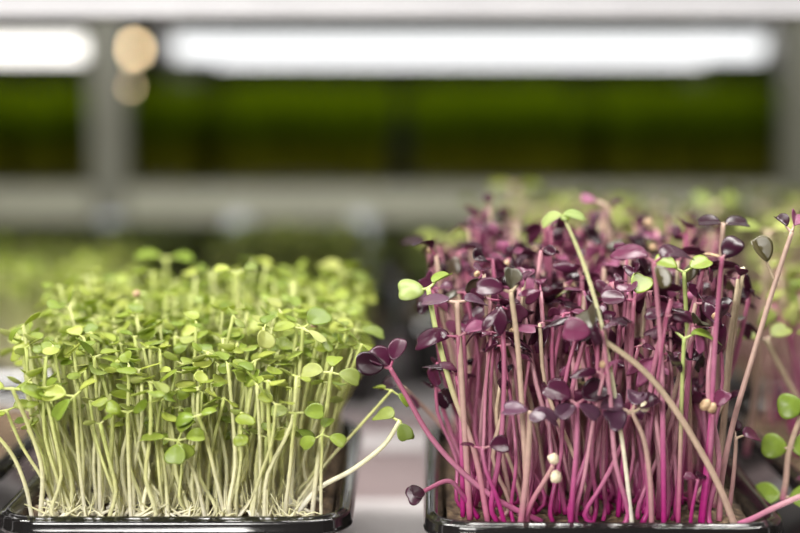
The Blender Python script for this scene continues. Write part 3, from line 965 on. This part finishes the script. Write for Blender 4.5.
TK = {
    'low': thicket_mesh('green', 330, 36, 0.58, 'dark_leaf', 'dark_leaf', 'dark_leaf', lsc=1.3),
    'green': thicket_mesh('green', 330, 31, 0.86, 'green_leaf', 'green_under', 'green_stem', lsc=1.15),
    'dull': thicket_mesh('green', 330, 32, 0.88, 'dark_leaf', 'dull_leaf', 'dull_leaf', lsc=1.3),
    'pinkgreen': thicket_mesh('purple', 200, 33, 0.85, 'dull_leaf', 'green_under', 'pink_stem'),
    'purple': thicket_mesh('purple', 200, 34, 0.9, 'purple_leaf', 'purple_under', 'pink_stem'),
    'tallgreen': thicket_mesh('purple', 200, 35, 1.02, 'dull_leaf', 'green_under', 'beige_stem'),
}


def back_tray(cx, y0, kind, tl_, sl, ml, rz=0.0, flip=0.0):
    e = tray(cx, y0, rz, tl_, sl)
    if kind:
        o = link('sprout_thicket', TK[kind], None, (cx, y0 + TD / 2, 0), (0, 0, rz + flip))
        tag(o, ml, 'sprouts', None, 'stuff')


back_tray(0.2165, 0.035, 'pinkgreen', 'black tray cut by the right picture edge beside the purple tray', 'soil in the tray at the right picture edge',
          'blurred pink-stemmed green-leaved sprouts at the right picture edge')
back_tray(-0.2225, 0.065, None, 'black tray without sprouts beside the left rim of the green tray', 'bare brown soil in the tray left of the green sprouts', '')
back_tray(-0.205, 0.30, 'green', 'blurred black tray behind the left half of the green tray', 'soil in the blurred tray behind the left half', 'blurred pale green sprouts behind the left end of the green tray', 0, 0)
back_tray(-0.352, 0.28, 'green', 'blurred black tray behind the green tray at the left picture edge', 'soil in the blurred tray at the left edge', 'blurred pale green sprouts at the left picture edge', 0, pi)
back_tray(-0.070, 0.42, 'dull', 'blurred black tray behind the right half of the green tray', 'soil in the blurred tray behind the right half', 'blurred dull green sprouts behind the right half of the green tray')
back_tray(0.062, 0.50, 'low', 'blurred black tray seen through the gap between the two sharp trays', 'soil in the blurred tray beyond the gap', 'blurred dark green sprouts seen beyond the gap between the trays', 0, pi)
back_tray(0.105, 0.235, 'tallgreen', 'blurred black tray directly behind the purple radish tray', 'soil in the tray directly behind the purple tray', 'blurred yellow-green sprouts directly behind the purple canopy', 0, 0)
back_tray(0.240, 0.26, 'tallgreen', 'blurred black tray behind the purple tray towards the right edge', 'soil in the blurred tray towards the right edge', 'blurred yellow-green sprouts behind the purple canopy near the right edge', 0, pi)
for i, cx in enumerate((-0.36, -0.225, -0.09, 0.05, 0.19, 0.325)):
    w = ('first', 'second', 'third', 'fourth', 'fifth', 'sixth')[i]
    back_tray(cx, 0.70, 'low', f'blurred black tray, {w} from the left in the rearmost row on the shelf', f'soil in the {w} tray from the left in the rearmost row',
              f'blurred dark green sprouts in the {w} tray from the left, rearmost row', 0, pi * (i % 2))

# the sprout at the right picture edge
hero(G, 'fresh green sprout with three leaf pairs rising at the right picture edge', [(782, 516), (786, 480), (789, 452), (800, 418), (806, 404)], (0.045, 0.035), 0.0011, 'beige_stem',
     [(0.0095, 0.010, 178, 12, 60, dict(m='fresh_leaf', u='fresh_leaf', back=0.47, pet=0.001, notch=0.1, cup=-0.3)), (0.0095, 0.010, 2, 10, -60, dict(m='fresh_leaf', u='fresh_leaf', back=0.47, pet=0.001, notch=0.1, cup=-0.3)),
      (0.0095, 0.010, 185, -2, 60, dict(m='fresh_leaf', u='fresh_leaf', pet=0.001, notch=0.1, cup=-0.3)), (0.0095, 0.0085, 10, 25, 0, dict(m='fresh_leaf', u='fresh_leaf')),
      (0.012, 0.011, -30, 10, -50, dict(m='fresh_leaf', u='fresh_leaf', back=0.96, notch=0.05)), (0.012, 0.011, 160, 5, 40, dict(m='fresh_leaf', u='fresh_leaf', back=0.96, notch=0.05, pet=0.001))], r=0.8)
hero(G, 'blurred pale sprout standing tallest behind the left half of the purple canopy', [(511, 320), (512, 270), (514, 225), (515, 186)], (0.34, 0.34), 0.0015, 'beige_stem',
     [(0.012, 0.011, 180, 8, 20, dict(m='dull_leaf')), (0.012, 0.011, 0, 8, 20, dict(m='dull_leaf'))], r=0.9, t=(0.3, 1))
hero(G, 'blurred yellow-green sprout behind the left end of the purple canopy', [(450, 330), (448, 300), (446, 270), (444, 240)], (0.30, 0.30), 0.0014, 'green_stem',
     [(0.012, 0.011, 180, 8, 30, dict(m='dull_leaf')), (0.011, 0.011, 0, 8, 30, dict(m='dull_leaf'))], r=0.9, t=(0.3, 1))
hero(G, 'blurred pale sprout just left of the purple bow leaves at upper right', [(712, 340), (713, 290), (714, 250), (715, 206)], (0.28, 0.28), 0.0014, 'beige_stem',
     [(0.010, 0.010, 180, 30, 30, dict(m='pale_leaf')), (0.010, 0.010, 0, 30, 30, dict(m='dull_leaf'))], r=0.9, t=(0.3, 1))
hero(PR, 'bare beige stem slanting down towards the right picture edge', [(806, 470), (800, 410), (786, 378), (766, 340)], (0.08, 0.07), 0.0012, 'beige_stem',
     [(0.009, 0.008, 180, 20, -30, dict(m='dull_leaf')), (0.009, 0.008, 20, 30, -30, dict(m='dull_leaf'))], r=0.9, t=(0.4, 1))

# ------------------------------------------------------------------ the shelf the trays stand on
def thing(name, label, cat, loc=(0, 0, 0), group=None):
    e = bpy.data.objects.new(name, None)
    COL.objects.link(e)
    e.location = loc
    tag(e, label, cat, group)
    return e


def part(name, parent, m, fn, smooth=False):
    b = Buf()
    fn(b)
    return link(name, b.mesh(name, m if isinstance(m, list) else [m], smooth), parent)


rack = thing('growing_rack', 'white steel growing rack carrying the sharp trays, its rail across the picture top', 'rack')
part('deck', rack, M['deck'], lambda b: box(b, (-0.72, -0.10, -0.022), (0.72, 0.92, -0.0032), 0, 0.001))
for y0, y1 in ((-0.08, 0.02), (0.05, 0.10), (0.137, 0.203), (0.318, 0.356), (0.425, 0.505), (0.57, 0.64), (0.72, 0.79), (0.85, 0.90)):
    part('slat', rack, M['slat'], lambda b: box(b, (-0.71, y0, -0.0032), (0.71, y1, -0.0002), 0, 0.0008))
part('top_rail', rack, M['rail'], lambda b: (box(b, (-0.72, 0.300, 0.2335), (0.72, 0.335, 0.290), 0, 0.002), box(b, (-0.72, 0.296, 0.2335), (0.72, 0.301, 0.2370), 0, 0.001)))
for x in (-0.74, 0.74):
    for y in (-0.09, 0.30, 0.91):
        part('upright', rack, M['white'], lambda b: box(b, (x - 0.02, y - 0.015, -0.90), (x + 0.02, y + 0.025, 0.62), 0, 0.002))

# ------------------------------------------------------------------ the rack across the aisle
RY = 1.02                           # its front face
b0 = at(0, 188, RY).z
b1 = at(0, 221, RY).z
shelf_z = b0
far = thing('storage_rack', 'blurred grey steel rack of growing lights and greens behind the trays', 'rack')
xp = at(108, 130, RY).x
xq = at(803, 130, RY).x
xm = xp - (xq - xp)
xr = xq + (xq - xp)
for x in (xm, xp, xq, xr):
    part('upright', far, M['post'], lambda b: box(b, (x - 0.0175, RY - 0.004, -0.90), (x + 0.0175, RY + 0.03, 0.75), 0, 0.002))
    part('upright', far, M['post'], lambda b: box(b, (x - 0.0175, RY + 0.56, -0.90), (x + 0.0175, RY + 0.59, 0.75), 0, 0.002))
part('shelf_beam', far, M['steel'], lambda b: box(b, (xm - 0.02, RY + 0.001, b1), (xr + 0.02, RY + 0.02, b0), 0, 0.002))
part('shelf_panel', far, M['steel'], lambda b: box(b, (xm - 0.02, RY + 0.02, b0 - 0.008), (xr + 0.02, RY + 0.58, b0 - 0.002), 0, 0.001))
tz = HC + 0.105
part('shelf_beam', far, M['white'], lambda b: box(b, (xm - 0.02, RY + 0.001, tz), (xr + 0.02, RY + 0.02, tz + 0.04), 0, 0.002))
part('shelf_panel', far, M['white'], lambda b: box(b, (xm - 0.02, RY + 0.02, tz + 0.01), (xr + 0.02, RY + 0.58, tz + 0.016), 0, 0.001))
for px in (110, 238, 362):
    part('bracket', far, M['bluesteel'], lambda b: box(b, (at(px, 200, RY).x - 0.010, RY - 0.012, b1 - 0.034), (at(px, 200, RY).x + 0.010, RY + 0.004, b1 + 0.006), 0, 0.003))


def lamp_tube(x0, x1, y, z, m, label):
    e = thing('fluorescent_tube', label, 'tube light', ((x0 + x1) / 2, y, z), 'growing lights of the rear rack')
    h = (x1 - x0) / 2
    b = Buf()
    tube(b, [Vector((-h + 0.012, 0, 0)), Vector((0, 0, 0)), Vector((h - 0.012, 0, 0))], 0.0108, 18, 0)
    link('glass_tube', b.mesh('glass tube', [m]), e)
    for s in (-1, 1):
        c = Buf()
        tube(c, [Vector((s * (h - 0.013), 0, 0)), Vector((s * h, 0, 0))], 0.0112, 18, 0)
        tube(c, [Vector((s * (h - 0.006), 0, 0.008)), Vector((s * (h - 0.006), 0, tz + 0.0095 - z))], 0.004, 8, 0)
        link('end_cap', c.mesh('end cap', [M['white']]), e)


TY1, TY2 = RY + 0.06, RY + 0.36
lamp_tube(at(163, 48, TY1).x, at(775, 48, TY1).x, TY1, at(400, 47.5, TY1).z, M['tube_dim'], 'nearer and longer white tube light over the middle of the rear rack')
lamp_tube(at(206, 52, TY2).x, at(713, 52, TY2).x, TY2, at(400, 51.5, TY2).z, M['tube'], 'farther white tube light behind the longer one, rear rack middle')
lamp_tube(at(-560, 48, TY1).x, at(98, 48, TY1).x, TY1, at(400, 48.5, TY1).z, M['tube_warm'], 'warm white tube light running off the left picture edge')


# greens on the rear rack
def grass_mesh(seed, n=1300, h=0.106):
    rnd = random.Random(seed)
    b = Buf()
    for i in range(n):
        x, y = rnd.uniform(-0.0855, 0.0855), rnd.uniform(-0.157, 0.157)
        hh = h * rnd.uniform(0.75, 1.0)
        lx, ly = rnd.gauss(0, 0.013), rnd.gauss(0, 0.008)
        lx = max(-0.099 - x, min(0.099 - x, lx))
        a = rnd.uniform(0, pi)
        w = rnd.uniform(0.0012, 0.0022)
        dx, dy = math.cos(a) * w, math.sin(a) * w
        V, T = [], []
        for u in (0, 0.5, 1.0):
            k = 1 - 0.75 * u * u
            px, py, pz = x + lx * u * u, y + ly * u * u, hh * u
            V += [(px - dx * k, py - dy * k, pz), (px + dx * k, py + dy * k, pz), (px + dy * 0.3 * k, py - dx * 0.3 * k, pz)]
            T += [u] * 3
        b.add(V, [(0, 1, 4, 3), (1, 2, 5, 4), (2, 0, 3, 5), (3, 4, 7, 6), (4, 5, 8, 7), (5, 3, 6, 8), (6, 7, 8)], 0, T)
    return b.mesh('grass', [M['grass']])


def gtray_mesh():
    b = Buf()
    loft(b, 0.2, 0.35, 0.02, [(-0.012, 0.0), (-0.003, 0.007), (0.0, 0.0085), (-0.003, 0.009), (-0.006, 0.007), (-0.012, 0.004)], True, True)
    return b.mesh('grass tray', [M['rim']])


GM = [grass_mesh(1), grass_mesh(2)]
GT = gtray_mesh()
names = ['leftmost', 'second from left', 'third from left', 'fourth from left', 'fifth from left', 'rightmost']
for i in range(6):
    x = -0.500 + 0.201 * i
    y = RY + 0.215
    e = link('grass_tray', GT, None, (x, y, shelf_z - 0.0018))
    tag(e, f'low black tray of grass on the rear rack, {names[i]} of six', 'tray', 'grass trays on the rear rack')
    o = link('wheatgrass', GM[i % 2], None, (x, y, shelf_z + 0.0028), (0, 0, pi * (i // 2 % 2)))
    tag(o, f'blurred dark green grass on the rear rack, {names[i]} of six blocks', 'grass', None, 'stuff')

# amber lamp far behind; lower bead added, glowing like a reflection on the post
for (px, py, rad, y, y2, lab) in ((134, 49, 0.0075, 1.93, 1.999, 'small amber lamp glowing beside the grey post, above the fainter glow'),
                                  (131, 87, 0.0018, RY - 0.014, RY - 0.0042, 'lower fainter amber glow beside the grey post, added for a reflection')):
    p = at(px, py, y)
    e = thing('amber_glow', lab, 'lamp', p, 'small amber lamps by the post')
    b = Buf()
    blob(b, (0, 0, 0), rad, rad, rad, 0, 14, 10)
    link('bulb', b.mesh('bulb', [M['amber']]), e)
    c = Buf()
    tube(c, [Vector((0, rad * 0.8, 0)), Vector((0, y2 - y, 0))], rad * 0.7, 12, 0)
    link('socket', c.mesh('socket', [M['white']]), e)

# ------------------------------------------------------------------ room shell
def struct(name, m, lo, hi):
    b = Buf()
    box(b, lo, hi)
    o = link(name, b.mesh(name, [m], False))
    tag(o, None, None, None, 'structure')


struct('floor', M['floor'], (-2.4, -1.6, -0.95), (2.4, 2.1, -0.90))
struct('wall_back', M['wall'], (-2.4, 2.0, -0.90), (2.4, 2.1, 1.70))
struct('wall_left', M['wall'], (-2.4, -1.6, -0.90), (-2.3, 2.0, 1.70))
struct('wall_right', M['wall'], (2.3, -1.6, -0.90), (2.4, 2.0, 1.70))
struct('ceiling', M['slat'], (-2.4, -1.6, 1.70), (2.4, 2.1, 1.75))


# ------------------------------------------------------------------ light
def area(name, loc, target, sx, sy, power, col):
    l = bpy.data.lights.new(name, 'AREA')
    l.shape = 'RECTANGLE'
    l.size, l.size_y = sx, sy
    l.energy = power
    l.color = col
    o = bpy.data.objects.new(name, l)
    COL.objects.link(o)
    o.location = loc
    o.rotation_euler = (Vector(target) - Vector(loc)).to_track_quat('-Z', 'Y').to_euler()


area('growing light over the shelf', (0.0, 0.10, 0.60), (0, 0.10, 0), 1.1, 0.08, 13.5, (1.0, 0.975, 0.92))
area('rear growing light over the shelf', (0.0, 0.52, 0.55), (0, 0.52, 0), 1.1, 0.08, 1.4, (1.0, 0.975, 0.93))
area('added front fill light', (-0.30, -0.74, 0.46), (0, 0.03, 0.06), 0.5, 0.3, 15.5, (1.0, 0.975, 0.93))  # low fill added beside the camera to brighten the stems from the front

w = bpy.data.worlds.new('world')
sc.world = w
w.use_nodes = True
w.node_tree.nodes['Background'].inputs[0].default_value = (0.9, 0.95, 1.0, 1)
w.node_tree.nodes['Background'].inputs[1].default_value = 0.04

sc.view_settings.view_transform = 'Standard'
sc.view_settings.look = 'None'
sc.view_settings.gamma = 1
sc.view_settings.use_curve_mapping = False
sc.view_settings.exposure = 0.0
